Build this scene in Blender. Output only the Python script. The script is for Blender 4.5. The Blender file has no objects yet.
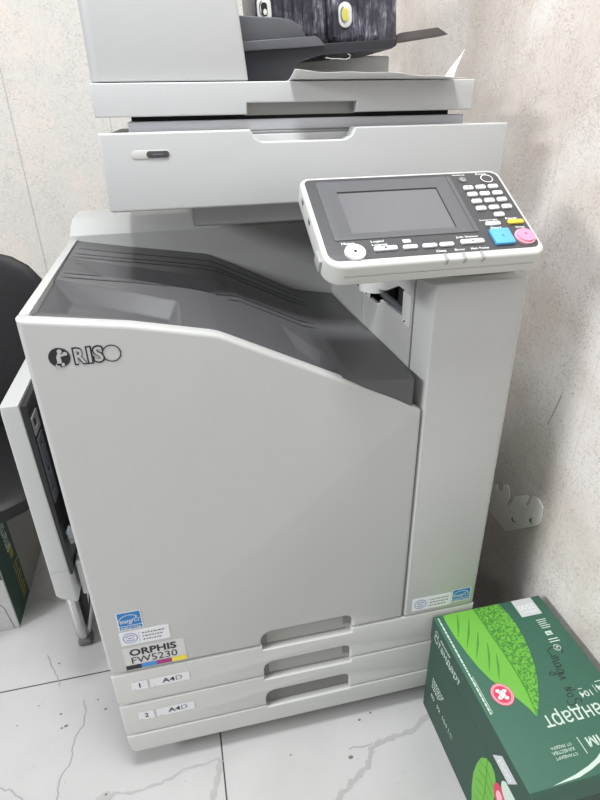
import bpy, bmesh, math, random
from math import sin, cos, pi, radians
from mathutils import Vector, Matrix
random.seed(7)
S = bpy.context.scene
COL = S.collection

# ------------------------------------------------------------------ materials
def lin(c):
    c = c / 255.0
    return c / 12.92 if c <= 0.04045 else ((c + 0.055) / 1.055) ** 2.4

def rgb(r, g, b):
    return (lin(r), lin(g), lin(b), 1.0)

def mat(name, col, rough=0.5, metal=0.0, spec=0.5, noise=0.0, nscale=40.0, bump=0.0, bscale=300.0, coat=0.0):
    m = bpy.data.materials.new(name)
    m.use_nodes = True
    nt = m.node_tree
    b = nt.nodes['Principled BSDF']
    b.inputs['Base Color'].default_value = col
    b.inputs['Roughness'].default_value = rough
    b.inputs['Metallic'].default_value = metal
    b.inputs['Specular IOR Level'].default_value = spec
    b.inputs['Coat Weight'].default_value = coat
    tc = nt.nodes.new('ShaderNodeTexCoord')
    if noise > 0:
        n = nt.nodes.new('ShaderNodeTexNoise')
        n.inputs['Scale'].default_value = nscale
        n.inputs['Detail'].default_value = 5
        nt.links.new(tc.outputs['Object'], n.inputs['Vector'])
        mx = nt.nodes.new('ShaderNodeMix')
        mx.data_type = 'RGBA'
        mx.inputs[6].default_value = tuple(max(0, c * (1 - noise)) for c in col[:3]) + (1,)
        mx.inputs[7].default_value = tuple(min(1, c * (1 + noise)) for c in col[:3]) + (1,)
        nt.links.new(n.outputs['Fac'], mx.inputs[0])
        nt.links.new(mx.outputs[2], b.inputs['Base Color'])
    if bump > 0:
        n2 = nt.nodes.new('ShaderNodeTexNoise')
        n2.inputs['Scale'].default_value = bscale
        n2.inputs['Detail'].default_value = 3
        nt.links.new(tc.outputs['Object'], n2.inputs['Vector'])
        bp = nt.nodes.new('ShaderNodeBump')
        bp.inputs['Strength'].default_value = bump
        bp.inputs['Distance'].default_value = 0.002
        nt.links.new(n2.outputs['Fac'], bp.inputs['Height'])
        nt.links.new(bp.outputs['Normal'], b.inputs['Normal'])
    return m

def N(nt, kind, **kw):
    n = nt.nodes.new(kind)
    for k, v in kw.items():
        if k.startswith('i_'):
            key = k[2:]
            n.inputs[int(key) if key.isdigit() else key.replace('_', ' ')].default_value = v
        else:
            setattr(n, k, v)
    return n

M = {}
M['white'] = mat('printer_white', rgb(184, 185, 183), 0.42, noise=0.025, nscale=9)
M['white2'] = mat('scanner_white', rgb(192, 193, 193), 0.42, noise=0.02, nscale=9)
M['drawer'] = mat('drawer_white', rgb(196, 197, 193), 0.45, noise=0.03, nscale=12)
M['rim'] = mat('panel_white', rgb(202, 203, 199), 0.38)
M['grey_plastic'] = mat('grey_plastic', rgb(182, 182, 180), 0.5)
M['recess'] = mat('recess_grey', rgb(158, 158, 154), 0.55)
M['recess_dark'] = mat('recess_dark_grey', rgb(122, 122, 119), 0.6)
M['gap'] = mat('dark_gap', rgb(26, 26, 27), 0.8)
M['black'] = mat('black_plastic', rgb(32, 32, 34), 0.45)
M['tray'] = mat('tray_grey', rgb(86, 86, 88), 0.38, noise=0.06, nscale=25, bump=0.12, bscale=900)
M['adf_dark'] = mat('feeder_dark', rgb(32, 33, 40), 0.5, noise=0.05)
M['adf_grey'] = mat('feeder_grey', rgb(84, 85, 90), 0.5, noise=0.05)
M['base_grey'] = mat('scanner_base_grey', rgb(190, 191, 196), 0.5)
M['ext'] = mat('flap_grey', rgb(84, 80, 78), 0.5)
M['stand_top'] = mat('stand_top_shaded', rgb(140, 142, 140), 0.55)  # darkened grey: the shadow on the stand top is in this colour
M['face'] = mat('panel_face', rgb(74, 74, 76), 0.4)
M['bezel'] = mat('panel_bezel', rgb(96, 97, 100), 0.35)
M['lcd'] = mat('lcd_glass', rgb(112, 112, 116), 0.16, spec=0.5)
M['key'] = mat('key_white', rgb(232, 232, 234), 0.4)
M['blue_key'] = mat('key_blue', rgb(96, 176, 228), 0.35)
M['pink_key'] = mat('key_pink', rgb(238, 150, 180), 0.35)
M['yellow_key'] = mat('key_yellow', rgb(226, 204, 70), 0.4)
M['ink_white'] = mat('print_white', rgb(225, 228, 225), 0.6)
M['ink_black'] = mat('print_black', rgb(38, 38, 44), 0.6)
M['ink_grey'] = mat('print_grey', rgb(110, 112, 118), 0.6)
M['sticker'] = mat('sticker_white', rgb(224, 225, 228), 0.5)
M['sticker_grey'] = mat('sticker_grey', rgb(205, 205, 203), 0.5)
M['sticker_blue'] = mat('sticker_blue', rgb(38, 120, 186), 0.45)
M['ink_blue'] = mat('print_blue', rgb(92, 118, 180), 0.5)
M['c_k'] = mat('swatch_black', rgb(30, 30, 30), 0.5)
M['c_c'] = mat('swatch_cyan', rgb(66, 138, 204), 0.5)
M['c_m'] = mat('swatch_magenta', rgb(160, 44, 120), 0.5)
M['c_y'] = mat('swatch_yellow', rgb(236, 216, 60), 0.5)
M['paper'] = mat('paper_white', rgb(228, 228, 226), 0.8, noise=0.02)
M['steel'] = mat('steel', rgb(244, 240, 236), 0.4, metal=0.0, noise=0.06, nscale=30)
M['chrome'] = mat('chrome', rgb(200, 200, 200), 0.25, metal=0.9)
M['rubber'] = mat('rubber_grey', rgb(96, 94, 92), 0.8)
M['leather'] = mat('black_vinyl', rgb(16, 15, 18), 0.55, noise=0.15, bump=0.25, bscale=120)
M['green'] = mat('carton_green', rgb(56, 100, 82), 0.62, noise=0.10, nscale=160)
M['green_shaded'] = mat('carton_green_shaded', rgb(48, 76, 65), 0.65, noise=0.10, nscale=160)  # the carton green again, darkened with the shading of the sides
M['leaf'] = mat('leaf_light', rgb(108, 176, 66), 0.55, noise=0.06, nscale=60)
M['leaf_vein'] = mat('leaf_vein', rgb(70, 142, 44), 0.6)
M['badge_red'] = mat('badge_red', rgb(206, 62, 92), 0.55)
M['badge_pink'] = mat('badge_pink', rgb(236, 178, 190), 0.55)
M['tag_grey'] = mat('tag_grey', rgb(196, 200, 200), 0.55)
M['tag_green'] = mat('carton_tag_ink', rgb(228, 232, 230), 0.6)
M['pale'] = mat('carton_pale', rgb(196, 214, 200), 0.6)
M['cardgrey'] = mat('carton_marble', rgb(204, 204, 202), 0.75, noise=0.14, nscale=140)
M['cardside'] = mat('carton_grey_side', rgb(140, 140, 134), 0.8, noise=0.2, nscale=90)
M['gold'] = mat('print_gold', rgb(150, 140, 60), 0.6)
M['seal_yellow'] = mat('seal_yellow', rgb(214, 206, 90), 0.5)
M['seal_white'] = mat('seal_white', rgb(222, 222, 216), 0.5)
M['clear'] = mat('clear_film', rgb(150, 154, 158), 0.15)
M['amber'] = mat('amber_print', rgb(214, 190, 160), 0.6)

# leaf half with a speckled texture
def leaf_speckle():
    m = mat('leaf_speckled', rgb(110, 190, 62), 0.55)
    nt = m.node_tree
    b = nt.nodes['Principled BSDF']
    tc = N(nt, 'ShaderNodeTexCoord')
    v = N(nt, 'ShaderNodeTexNoise', i_Scale=190.0, i_Detail=2.0)
    nt.links.new(tc.outputs['Object'], v.inputs['Vector'])
    r = N(nt, 'ShaderNodeValToRGB')
    r.color_ramp.elements[0].position = 0.44
    r.color_ramp.elements[0].color = rgb(62, 128, 46)
    r.color_ramp.elements[1].position = 0.52
    r.color_ramp.elements[1].color = rgb(104, 172, 62)
    nt.links.new(v.outputs['Fac'], r.inputs['Fac'])
    nt.links.new(r.outputs['Color'], b.inputs['Base Color'])
    return m
M['leaf_spk'] = leaf_speckle()

# dark packs in crinkled film: its glints are painted as pale streaks over a dark body
def film_mat():
    m = mat('film_wrapped_black', rgb(50, 50, 60), 0.2)
    nt = m.node_tree
    b = nt.nodes['Principled BSDF']
    tc = N(nt, 'ShaderNodeTexCoord')
    mp = N(nt, 'ShaderNodeMapping')
    mp.inputs['Scale'].default_value = (120, 60, 20)
    nt.links.new(tc.outputs['Object'], mp.inputs['Vector'])
    n = N(nt, 'ShaderNodeTexNoise', i_Scale=1.0, i_Detail=6.0, i_Roughness=0.68, i_Distortion=1.2)
    nt.links.new(mp.outputs['Vector'], n.inputs['Vector'])
    r = N(nt, 'ShaderNodeValToRGB')
    e = r.color_ramp.elements
    e[0].position = 0.36; e[0].color = rgb(48, 48, 58)
    e[1].position = 0.70; e[1].color = rgb(226, 228, 236)
    k = e.new(0.52); k.color = rgb(104, 104, 118)
    k = e.new(0.61); k.color = rgb(150, 150, 162)
    nt.links.new(n.outputs['Fac'], r.inputs['Fac'])
    n2 = N(nt, 'ShaderNodeTexNoise', i_Scale=26.0, i_Detail=2.0)
    nt.links.new(tc.outputs['Object'], n2.inputs['Vector'])
    r2 = N(nt, 'ShaderNodeMapRange')
    r2.inputs['From Min'].default_value = 0.42
    r2.inputs['From Max'].default_value = 0.60
    r2.inputs['To Min'].default_value = 0.12
    nt.links.new(n2.outputs['Fac'], r2.inputs['Value'])
    mx = N(nt, 'ShaderNodeMix', data_type='RGBA')
    mx.inputs[6].default_value = rgb(56, 55, 66)
    nt.links.new(r2.outputs[0], mx.inputs[0]); nt.links.new(r.outputs['Color'], mx.inputs[7])
    nt.links.new(mx.outputs[2], b.inputs['Base Color'])
    bp = N(nt, 'ShaderNodeBump', i_Strength=0.7, i_Distance=0.004)
    nt.links.new(n.outputs['Fac'], bp.inputs['Height'])
    nt.links.new(bp.outputs['Normal'], b.inputs['Normal'])
    return m
M['film'] = film_mat()

# pale printed wall panels: a curly line pattern, soft beige flowers
def wall_mat(name, base, line, patch, mapping, pr=(.5, .72)):
    m = mat(name, base, 0.5)
    nt = m.node_tree
    b = nt.nodes['Principled BSDF']
    b.inputs['Specular IOR Level'].default_value = 0.3
    tc = N(nt, 'ShaderNodeTexCoord')
    mp = N(nt, 'ShaderNodeMapping')
    mp.inputs['Scale'].default_value = mapping
    nt.links.new(tc.outputs['Object'], mp.inputs['Vector'])
    n1 = N(nt, 'ShaderNodeTexNoise', i_Scale=46.0, i_Detail=2.5, i_Roughness=0.6, i_Distortion=1.6)
    nt.links.new(mp.outputs['Vector'], n1.inputs['Vector'])
    s = N(nt, 'ShaderNodeMath', operation='SUBTRACT', i_1=0.5)
    nt.links.new(n1.outputs['Fac'], s.inputs[0])
    a = N(nt, 'ShaderNodeMath', operation='ABSOLUTE')
    nt.links.new(s.outputs[0], a.inputs[0])
    mr = N(nt, 'ShaderNodeMapRange')
    mr.inputs['From Min'].default_value = 0.0
    mr.inputs['From Max'].default_value = 0.035
    mr.inputs['To Min'].default_value = 1.0
    mr.inputs['To Max'].default_value = 0.0
    nt.links.new(a.outputs[0], mr.inputs['Value'])
    n2 = N(nt, 'ShaderNodeTexNoise', i_Scale=11.0, i_Detail=3.0)
    nt.links.new(mp.outputs['Vector'], n2.inputs['Vector'])
    r2 = N(nt, 'ShaderNodeMapRange')
    r2.inputs['To Min'].default_value = 0.42
    r2.inputs['From Min'].default_value = 0.34
    r2.inputs['From Max'].default_value = 0.60
    nt.links.new(n2.outputs['Fac'], r2.inputs['Value'])
    mul = N(nt, 'ShaderNodeMath', operation='MULTIPLY')
    nt.links.new(mr.outputs[0], mul.inputs[0])
    nt.links.new(r2.outputs[0], mul.inputs[1])
    mul2 = N(nt, 'ShaderNodeMath', operation='MULTIPLY', i_1=0.75)
    nt.links.new(mul.outputs[0], mul2.inputs[0])
    n3 = N(nt, 'ShaderNodeTexNoise', i_Scale=7.0, i_Detail=2.0)
    nt.links.new(tc.outputs['Object'], n3.inputs['Vector'])
    r3 = N(nt, 'ShaderNodeMapRange')
    r3.inputs['From Min'].default_value = pr[0]
    r3.inputs['From Max'].default_value = pr[1]
    nt.links.new(n3.outputs['Fac'], r3.inputs['Value'])
    m1 = N(nt, 'ShaderNodeMix', data_type='RGBA')
    m1.inputs[6].default_value = base
    m1.inputs[7].default_value = patch
    nt.links.new(r3.outputs[0], m1.inputs[0])
    m2 = N(nt, 'ShaderNodeMix', data_type='RGBA')
    m2.inputs[7].default_value = line
    nt.links.new(mul2.outputs[0], m2.inputs[0])
    nt.links.new(m1.outputs[2], m2.inputs[6])
    nt.links.new(m2.outputs[2], b.inputs['Base Color'])
    return m
M['wall_back'] = wall_mat('wall_panel_print', rgb(222, 219, 213), rgb(176, 169, 163), rgb(230, 222, 213), (1.5, 1.3, 1.3))
M['wall_right'] = wall_mat('wall_panel_print_right', rgb(230, 224, 219), rgb(156, 148, 141), rgb(216, 207, 198), (1.5, 1.5, 1.5), (.40, .66))
M['seam_dark'] = mat('panel_seam_shade', rgb(178, 174, 170), 0.6)
M['seam_light'] = mat('panel_seam_pale', rgb(228, 221, 214), 0.5)

# glossy white marble-look floor tile
def floor_mat():
    m = mat('marble_tile', rgb(200, 198, 196), 0.3)
    nt = m.node_tree
    b = nt.nodes['Principled BSDF']
    tc = N(nt, 'ShaderNodeTexCoord')
    n1 = N(nt, 'ShaderNodeTexNoise', i_Scale=3.0, i_Detail=6.0, i_Roughness=0.6)
    nt.links.new(tc.outputs['Object'], n1.inputs['Vector'])
    r1 = N(nt, 'ShaderNodeValToRGB')
    r1.color_ramp.elements[0].position = 0.3; r1.color_ramp.elements[0].color = rgb(176, 175, 174)
    r1.color_ramp.elements[1].position = 0.65; r1.color_ramp.elements[1].color = rgb(188, 187, 186)
    nt.links.new(n1.outputs['Fac'], r1.inputs['Fac'])
    v = N(nt, 'ShaderNodeTexVoronoi', i_Scale=42.0)
    nt.links.new(tc.outputs['Object'], v.inputs['Vector'])
    sp = N(nt, 'ShaderNodeMath', operation='LESS_THAN', i_1=0.055)
    nt.links.new(v.outputs['Distance'], sp.inputs[0])
    n3 = N(nt, 'ShaderNodeTexNoise', i_Scale=9.0)
    nt.links.new(tc.outputs['Object'], n3.inputs['Vector'])
    g = N(nt, 'ShaderNodeMath', operation='GREATER_THAN', i_1=0.52)
    nt.links.new(n3.outputs['Fac'], g.inputs[0])
    ml = N(nt, 'ShaderNodeMath', operation='MULTIPLY')
    nt.links.new(sp.outputs[0], ml.inputs[0]); nt.links.new(g.outputs[0], ml.inputs[1])
    ml2 = N(nt, 'ShaderNodeMath', operation='MULTIPLY', i_1=0.55)
    nt.links.new(ml.outputs[0], ml2.inputs[0])
    mx = N(nt, 'ShaderNodeMix', data_type='RGBA')
    mx.inputs[7].default_value = rgb(120, 114, 110)
    nt.links.new(ml2.outputs[0], mx.inputs[0]); nt.links.new(r1.outputs['Color'], mx.inputs[6])
    nt.links.new(mx.outputs[2], b.inputs['Base Color'])
    return m
M['floor'] = floor_mat()
M['grout'] = mat('tile_joint', rgb(70, 66, 66), 0.8)
M['vein'] = mat('marble_vein', rgb(168, 167, 166), 0.35, noise=0.10, nscale=60)
M['vein_thin'] = mat('marble_vein_thin', rgb(156, 153, 151), 0.35)
M['speck'] = mat('dirt_speck', rgb(112, 108, 105), 0.8)

# ------------------------------------------------------------------ mesh builder
class Plane:
    def __init__(self, o, u, v):
        self.o, self.u, self.v = Vector(o), Vector(u), Vector(v)
        self.n = self.u.cross(self.v)
    def __call__(self, a, b, h=0.0):
        return self.o + self.u * a + self.v * b + self.n * h

FRONT = Plane((0, 0, 0), (1, 0, 0), (0, 0, 1))           # normal towards the viewer (-Y)
def TOP(z): return Plane((0, 0, z), (1, 0, 0), (0, 1, 0))
def TOPR(z): return Plane((0, 0, z), (-1, 0, 0), (0, -1, 0))
def LEFT(x): return Plane((x, 0, 0), (0, -1, 0), (0, 0, 1))     # faces -X
def RIGHT(x): return Plane((x, 0, 0), (0, 1, 0), (0, 0, 1))     # faces +X
UVN = Plane((0, 0, 0), (1, 0, 0), (0, 1, 0))

def curve_mesh(cu):
    o = bpy.data.objects.new('tmp', cu)
    COL.objects.link(o)
    dg = bpy.context.evaluated_depsgraph_get()
    dg.update()
    me = bpy.data.meshes.new_from_object(o.evaluated_get(dg))
    vs = [v.co.copy() for v in me.vertices]
    fs = [tuple(p.vertices) for p in me.polygons]
    bpy.data.objects.remove(o)
    bpy.data.curves.remove(cu)
    bpy.data.meshes.remove(me)
    return vs, fs

class MB:
    def __init__(self):
        self.v, self.f, self.m, self.slots, self.flat = [], [], [], [], set()
    def slot(self, m):
        m = M[m] if isinstance(m, str) else m
        if m not in self.slots: self.slots.append(m)
        return self.slots.index(m)
    def add(self, vs, fs, m, flat=False):
        k = len(self.v); s = self.slot(m)
        self.v += [Vector(v) for v in vs]
        for f in fs:
            self.f.append([k + i for i in f]); self.m.append(s)
            if flat: self.flat.add(len(self.f) - 1)
        return self
    def bm(self, bm, m, mtx=None):
        if mtx is not None: bmesh.ops.transform(bm, matrix=mtx, verts=bm.verts)
        bm.verts.index_update()
        self.add([v.co.copy() for v in bm.verts], [[v.index for v in f.verts] for f in bm.faces], m)
        bm.free(); return self
    def box(self, x0, x1, y0, y1, z0, z1, m, r=0.0, seg=3, mtx=None):
        bm = bmesh.new()
        bmesh.ops.create_cube(bm, size=1)
        for v in bm.verts:
            v.co = Vector((x0 + (v.co.x + .5) * (x1 - x0), y0 + (v.co.y + .5) * (y1 - y0), z0 + (v.co.z + .5) * (z1 - z0)))
        if r > 0: bmesh.ops.bevel(bm, geom=bm.edges[:], offset=r, segments=seg, profile=0.5, affect='EDGES', clamp_overlap=True)
        return self.bm(bm, m, mtx)
    def poly(self, pl, pts, m, h=0.0):
        return self.add([pl(a, b, h) for a, b in pts], [list(range(len(pts)))], m, True)
    def rect(self, pl, a0, b0, a1, b1, m, h=0.0):
        return self.poly(pl, [(a0, b0), (a1, b0), (a1, b1), (a0, b1)], m, h)
    def ell(self, pl, a, b, ra, rb, m, h=0.0, n=36):
        return self.poly(pl, [(a + ra * cos(2 * pi * i / n), b + rb * sin(2 * pi * i / n)) for i in range(n)], m, h)
    def ring(self, pl, a, b, ra, rb, w, m, h=0.0, n=40, t0=0.0, t1=2 * pi):
        vs, fs = [], []
        for i in range(n + 1):
            t = t0 + (t1 - t0) * i / n
            vs += [pl(a + ra * cos(t), b + rb * sin(t), h), pl(a + (ra - w) * cos(t), b + (rb - w) * sin(t), h)]
        for i in range(n): fs.append([2 * i, 2 * i + 2, 2 * i + 3, 2 * i + 1])
        return self.add(vs, fs, m, True)
    def line(self, pl, pts, w, m, h=0.0):
        vs, fs = [], []
        n = len(pts)
        for i, p in enumerate(pts):
            a = Vector(pts[max(0, i - 1)]); b = Vector(pts[min(n - 1, i + 1)])
            d = (b - a).normalized(); q = Vector((-d.y, d.x))
            ww = w[i] if isinstance(w, (list, tuple)) else w
            vs += [pl(p[0] + q.x * ww / 2, p[1] + q.y * ww / 2, h), pl(p[0] - q.x * ww / 2, p[1] - q.y * ww / 2, h)]
        for i in range(n - 1):                             # folded strokes must not share a plane
            up = pl.n * (6e-6 * (i % 9))
            self.add([vs[k] + up for k in (2 * i, 2 * i + 1, 2 * i + 3, 2 * i + 2)], [[0, 1, 2, 3]], m, True)
        return self
    def text(self, pl, body, a0, b0, a1, b1, m, h=0.0006, bold=0.0, shear=0.0):
        cu = bpy.data.curves.new('t', 'FONT')
        cu.body = body; cu.size = 1.0; cu.offset = bold; cu.shear = shear; cu.resolution_u = 3
        vs, fs = curve_mesh(cu)
        if not vs: return self
        x0 = min(v.x for v in vs); x1 = max(v.x for v in vs); y0 = min(v.y for v in vs); y1 = max(v.y for v in vs)
        sx = (a1 - a0) / max(1e-6, x1 - x0); sy = (b1 - b0) / max(1e-6, y1 - y0)
        for k, f in enumerate(fs):                         # overlapping strokes of a glyph must not share a plane
            self.add([pl(a0 + (vs[i].x - x0) * sx, b0 + (vs[i].y - y0) * sy, h + 8e-6 * (k % 7)) for i in f], [list(range(len(f)))], m, True)
        return self
    def word(self, pl, body, a, b, sx, sy, m, h=0.0006):
        """set in font units at (a, b); the Cyrillic н is drawn from three strokes"""
        x = 0.0
        adv = {'С': .70, 'т': .50, 'а': .56, 'д': .62, 'р': .59}
        for c in body:
            if c == 'н':
                for r in ((.07, 0, .16, .54), (.41, 0, .50, .54), (.16, .235, .41, .315)):
                    self.rect(pl, a + (x + r[0]) * sx, b + r[1] * sy, a + (x + r[2]) * sx, b + r[3] * sy, m, h)
                x += .57; continue
            cu = bpy.data.curves.new('t', 'FONT'); cu.body = c; cu.size = 1.0; cu.offset = .004; cu.resolution_u = 3
            vs, fs = curve_mesh(cu)
            for k, f in enumerate(fs):
                self.add([pl(a + (x + vs[i].x) * sx, b + vs[i].y * sy, h + 8e-6 * (k % 7)) for i in f], [list(range(len(f)))], m, True)
            x += adv[c]
        return self
    def extr(self, pl, loops, h0, h1, m, bev=0.0, res=2):
        """loops: outer outline and holes, extruded along the plane normal from h0 to h1"""
        cu = bpy.data.curves.new('c', 'CURVE')
        cu.dimensions = '2D'; cu.fill_mode = 'BOTH'
        cu.extrude = max(1e-5, abs(h1 - h0) / 2 - bev)
        cu.bevel_depth = bev; cu.bevel_resolution = res; cu.offset = -bev
        for lp in loops:
            s = cu.splines.new('POLY'); s.points.add(len(lp) - 1)
            for p, q in zip(s.points, lp): p.co = (q[0], q[1], 0, 1)
            s.use_cyclic_u = True
        vs, fs = curve_mesh(cu)
        hm = (h0 + h1) / 2
        return self.add([pl(v.x, v.y, hm + v.z) for v in vs], fs, m)
    def cyl(self, p, q, r0, m, r1=None, n=20, cap=True):
        p, q = Vector(p), Vector(q); r1 = r0 if r1 is None else r1
        d = (q - p).normalized(); a = d.orthogonal().normalized(); b = d.cross(a)
        vs = []
        for i in range(n):
            t = 2 * pi * i / n; o = a * cos(t) + b * sin(t)
            vs += [p + o * r0, q + o * r1]
        fs = [[2 * i, 2 * ((i + 1) % n), 2 * ((i + 1) % n) + 1, 2 * i + 1] for i in range(n)]
        if cap: fs += [[2 * i for i in range(n)][::-1], [2 * i + 1 for i in range(n)]]
        return self.add(vs, fs, m)
    def tube(self, pts, r, m, n=14, flat=1.0):
        pts = [Vector(p) for p in pts]; vs, fs = [], []
        up = None
        for i, p in enumerate(pts):
            d = (pts[min(len(pts) - 1, i + 1)] - pts[max(0, i - 1)]).normalized()
            a = d.orthogonal().normalized() if up is None else (up - d * up.dot(d)).normalized()
            up = a; b = d.cross(a)
            vs += [p + a * r * cos(2 * pi * k / n) + b * r * flat * sin(2 * pi * k / n) for k in range(n)]
        for i in range(len(pts) - 1):
            for k in range(n):
                fs.append([i * n + k, i * n + (k + 1) % n, (i + 1) * n + (k + 1) % n, (i + 1) * n + k])
        fs += [list(range(n))[::-1], [(len(pts) - 1) * n + k for k in range(n)]]
        return self.add(vs, fs, m)
    def build(self, name, parent=None, loc=None, smooth=True, **props):
        me = bpy.data.meshes.new(name)
        off = Vector(loc) if loc is not None else Vector((0, 0, 0))
        me.from_pydata([v - off for v in self.v], [], self.f)
        for s in self.slots: me.materials.append(s)
        for p, k in zip(me.polygons, self.m): p.material_index = k
        if smooth:
            for i, p in enumerate(me.polygons): p.use_smooth = i not in self.flat
        me.validate()
        if smooth:
            b = bmesh.new(); b.from_mesh(me)
            bmesh.ops.remove_doubles(b, verts=[v for v in b.verts if all(f.smooth for f in v.link_faces)], dist=1e-6)
            b.to_mesh(me); b.free()
            me.set_sharp_from_angle(angle=radians(32))
        o = bpy.data.objects.new(name, me)
        COL.objects.link(o)
        o.location = off
        if parent is not None:
            o.parent = parent
            w = Vector((0, 0, 0)); q = parent
            while q is not None: w += q.location; q = q.parent
            o.location = off - w
        for k, v in props.items(): o[k] = v
        return o

def rrect(a0, b0, a1, b1, r, n=6):
    r = [r] * 4 if not isinstance(r, (list, tuple)) else r     # bl, br, tr, tl
    out = []
    for (cx, cy, t, k) in ((a0, b0, pi, 0), (a1, b0, 1.5 * pi, 1), (a1, b1, 0, 2), (a0, b1, .5 * pi, 3)):
        q = r[k]
        if q <= 0: out.append((cx, cy)); continue
        sx = 1 if cx == a0 else -1; sy = 1 if cy == b0 else -1
        for i in range(n + 1):
            tt = t + .5 * pi * i / n
            out.append((cx + sx * q + q * cos(tt), cy + sy * q + q * sin(tt)))
    return out

def thing(name, label, cat, loc, group=None):
    o = bpy.data.objects.new(name, None)
    o.empty_display_size = 0.05
    COL.objects.link(o); o.location = loc
    o['label'] = label; o['category'] = cat
    if group: o['group'] = group
    return o

def interp(tab, x):
    if x <= tab[0][0]: return tab[0][1]
    for (a, b), (c, d) in zip(tab, tab[1:]):
        if x <= c: return b + (d - b) * (x - a) / (c - a)
    return tab[-1][1]

def sm(a, b, x):
    t = max(0.0, min(1.0, (x - a) / (b - a)))
    return t * t * (3 - 2 * t)

# ------------------------------------------------------------------ the setting
XW, YB = 0.93, 1.2
mb = MB()
mb.rect(TOP(0), -2.6, -2.2, XW, YB, 'floor')
G = TOP(0)
def wob(pts, k=5, a=0.003):
    out = []
    for p, q in zip(pts, pts[1:]):
        for i in range(k):
            t = i / k
            j = a if (i or out) else 0
            out.append((p[0] + (q[0] - p[0]) * t + random.uniform(-j, j), p[1] + (q[1] - p[1]) * t + random.uniform(-j, j)))
    return out + [pts[-1]]
for y in (0.2585, -0.4215, 0.9385, -1.1015):
    mb.rect(G, -2.6, y - .0016, XW, y + .0016, 'grout', 0.0004)
for x in (0.185, 0.865, -0.495, -1.175):
    mb.rect(G, x - .0016, -2.2, x + .0016, YB, 'grout', 0.0004)
thin = [[(-.234, .344), (-.212, .301), (-.193, .254), (-.188, .242)],
        [(-.127, .191), (-.118, .163), (-.122, .127), (-.141, .079), (-.135, .053), (-.153, .018), (-.156, -.012), (-.153, -.04)],
        [(-.34, .028), (-.275, .023), (-.249, .013), (-.222, -.007), (-.2, -.05)],
        [(.456, -.068), (.512, -.068)], [(-.33, .628), (-.298, .693)], [(-.301, .561), (-.235, .525), (-.2, .53)]]
for p in thin: mb.line(G, wob(p), .0022, 'vein_thin', 0.0005)
q = wob([(-.073, -.05), (-.057, -.038), (-.005, -.05), (.052, -.044), (.102, -.028), (.179, -.021)])
mb.line(G, q, [.002 + .004 * abs(sin(i * .8)) for i in range(len(q))], 'vein', 0.0006)
q = wob([(.152, -.13), (.16, -.093), (.172, -.056), (.181, -.025)])
mb.line(G, q, [.006 + .008 * abs(sin(i * .9)) for i in range(len(q))], 'vein', 0.0006)
q = wob([(-.085, -.06), (-.06, -.04), (-.045, -.05)])
mb.line(G, q, [random.uniform(.008, .016) for _ in q], 'vein', 0.0006)
q = wob([(.40, -.165), (.411, -.154), (.449, -.13), (.486, -.111), (.504, -.075), (.545, -.066), (.603, -.061), (.667, -.031), (.75, .02)])
mb.line(G, q, [.005 + .008 * abs(sin(i * .9)) for i in range(len(q))], 'vein', 0.0006)
q = wob([(.35, -.35), (.38, -.24), (.40, -.165)]); mb.line(G, q, .003, 'vein', 0.0006)
q = wob([(.60, -.23), (.54, -.20), (.50, -.23)]); mb.line(G, q, .002, 'vein_thin', 0.0006)
for (x, y, r) in ((.456, -.085, .0055), (-.175, .166, .003), (-.159, .133, .0045), (-.073, .154, .0035), (-.093, .183, .0025), (-.168, .13, .003),
                  (-.2, .31, .003), (.33, -.05, .0025), (.5, -.01, .0035), (.53, .0, .003), (-.23, .2, .002), (-.27, .16, .002)):
    mb.ell(G, x, y, r, r * .7, 'speck', 0.0007, 10)
mb.build('floor', kind='structure', smooth=False)

mb = MB()
pb = Plane((0, YB, 0), (1, 0, 0), (0, 0, 1))
mb.rect(pb, -2.6, 0, XW, 2.8, 'wall_back')
for k in range(-9, 6):
    x = -.204 + k * .275
    if x < XW: mb.rect(pb, x - .0008, 0, x + .0008, 2.8, 'seam_dark', 0.0006)
mb.build('wall_back', kind='structure', smooth=False)
mb = MB()
pr = LEFT(XW)
mb.rect(pr, -YB, 0, 2.2, 2.8, 'wall_right')
for k in range(-12, 5):
    y = .235 + .2175 * k
    if -2.2 < y < YB:
        mb.rect(pr, -y - .0012, 0, -y + .0012, 2.8, 'seam_light', 0.0006)
        mb.rect(pr, -y - .0018, 0, -y - .0012, 2.8, 'seam_dark', 0.0006)
mb.line(pr, [(-.109, .653), (-.088, .734)], .0012, 'ink_grey', 0.0007)
mb.build('wall_right', kind='structure', smooth=False)

# ------------------------------------------------------------------ printer
Z0, Z1, Z2, Z3, ZT = 0.055, 0.2986, 0.2068, 0.1112, 1.009
CX = 0.590                                   # seam between door and side column
printer = thing('printer', 'large white floor-standing office printer with grey output tray and tilted control panel', 'printer', (0.375, 0.36, 0))

PROF = [(0, 1.009), (.143, .988), (.25, .9645), (.262, .961), (.276, .9545), (.54, .821), (.585, .795), (.60, .79)]
def rounded_handle(x0, x1, z0, z1, r=.018):
    return rrect(x0, z0, x1, z1, [0, 0, r, r])

# cabinet carcass (left wall rim, back, right block)
mb = MB()
cab = [(0, .10), (.752, .10), (.752, 1.004), (.655, 1.004), (.655, .78), (.576, .765), (.54, .775), (.285, .90), (.2, .93), (.0135, .955), (.0135, 1.0085), (0, 1.0085)]
mb.extr(FRONT, [cab], -.54, -.024, 'white', .002)
mb.box(.0, .752, .54, .72, .10, .90, 'white', .003)
mb.build('cabinet', printer)
mb = MB()
mb.box(.012, .74, .03, .70, .03, .10, 'gap', .004)
mb.build('underframe', printer)

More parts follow.
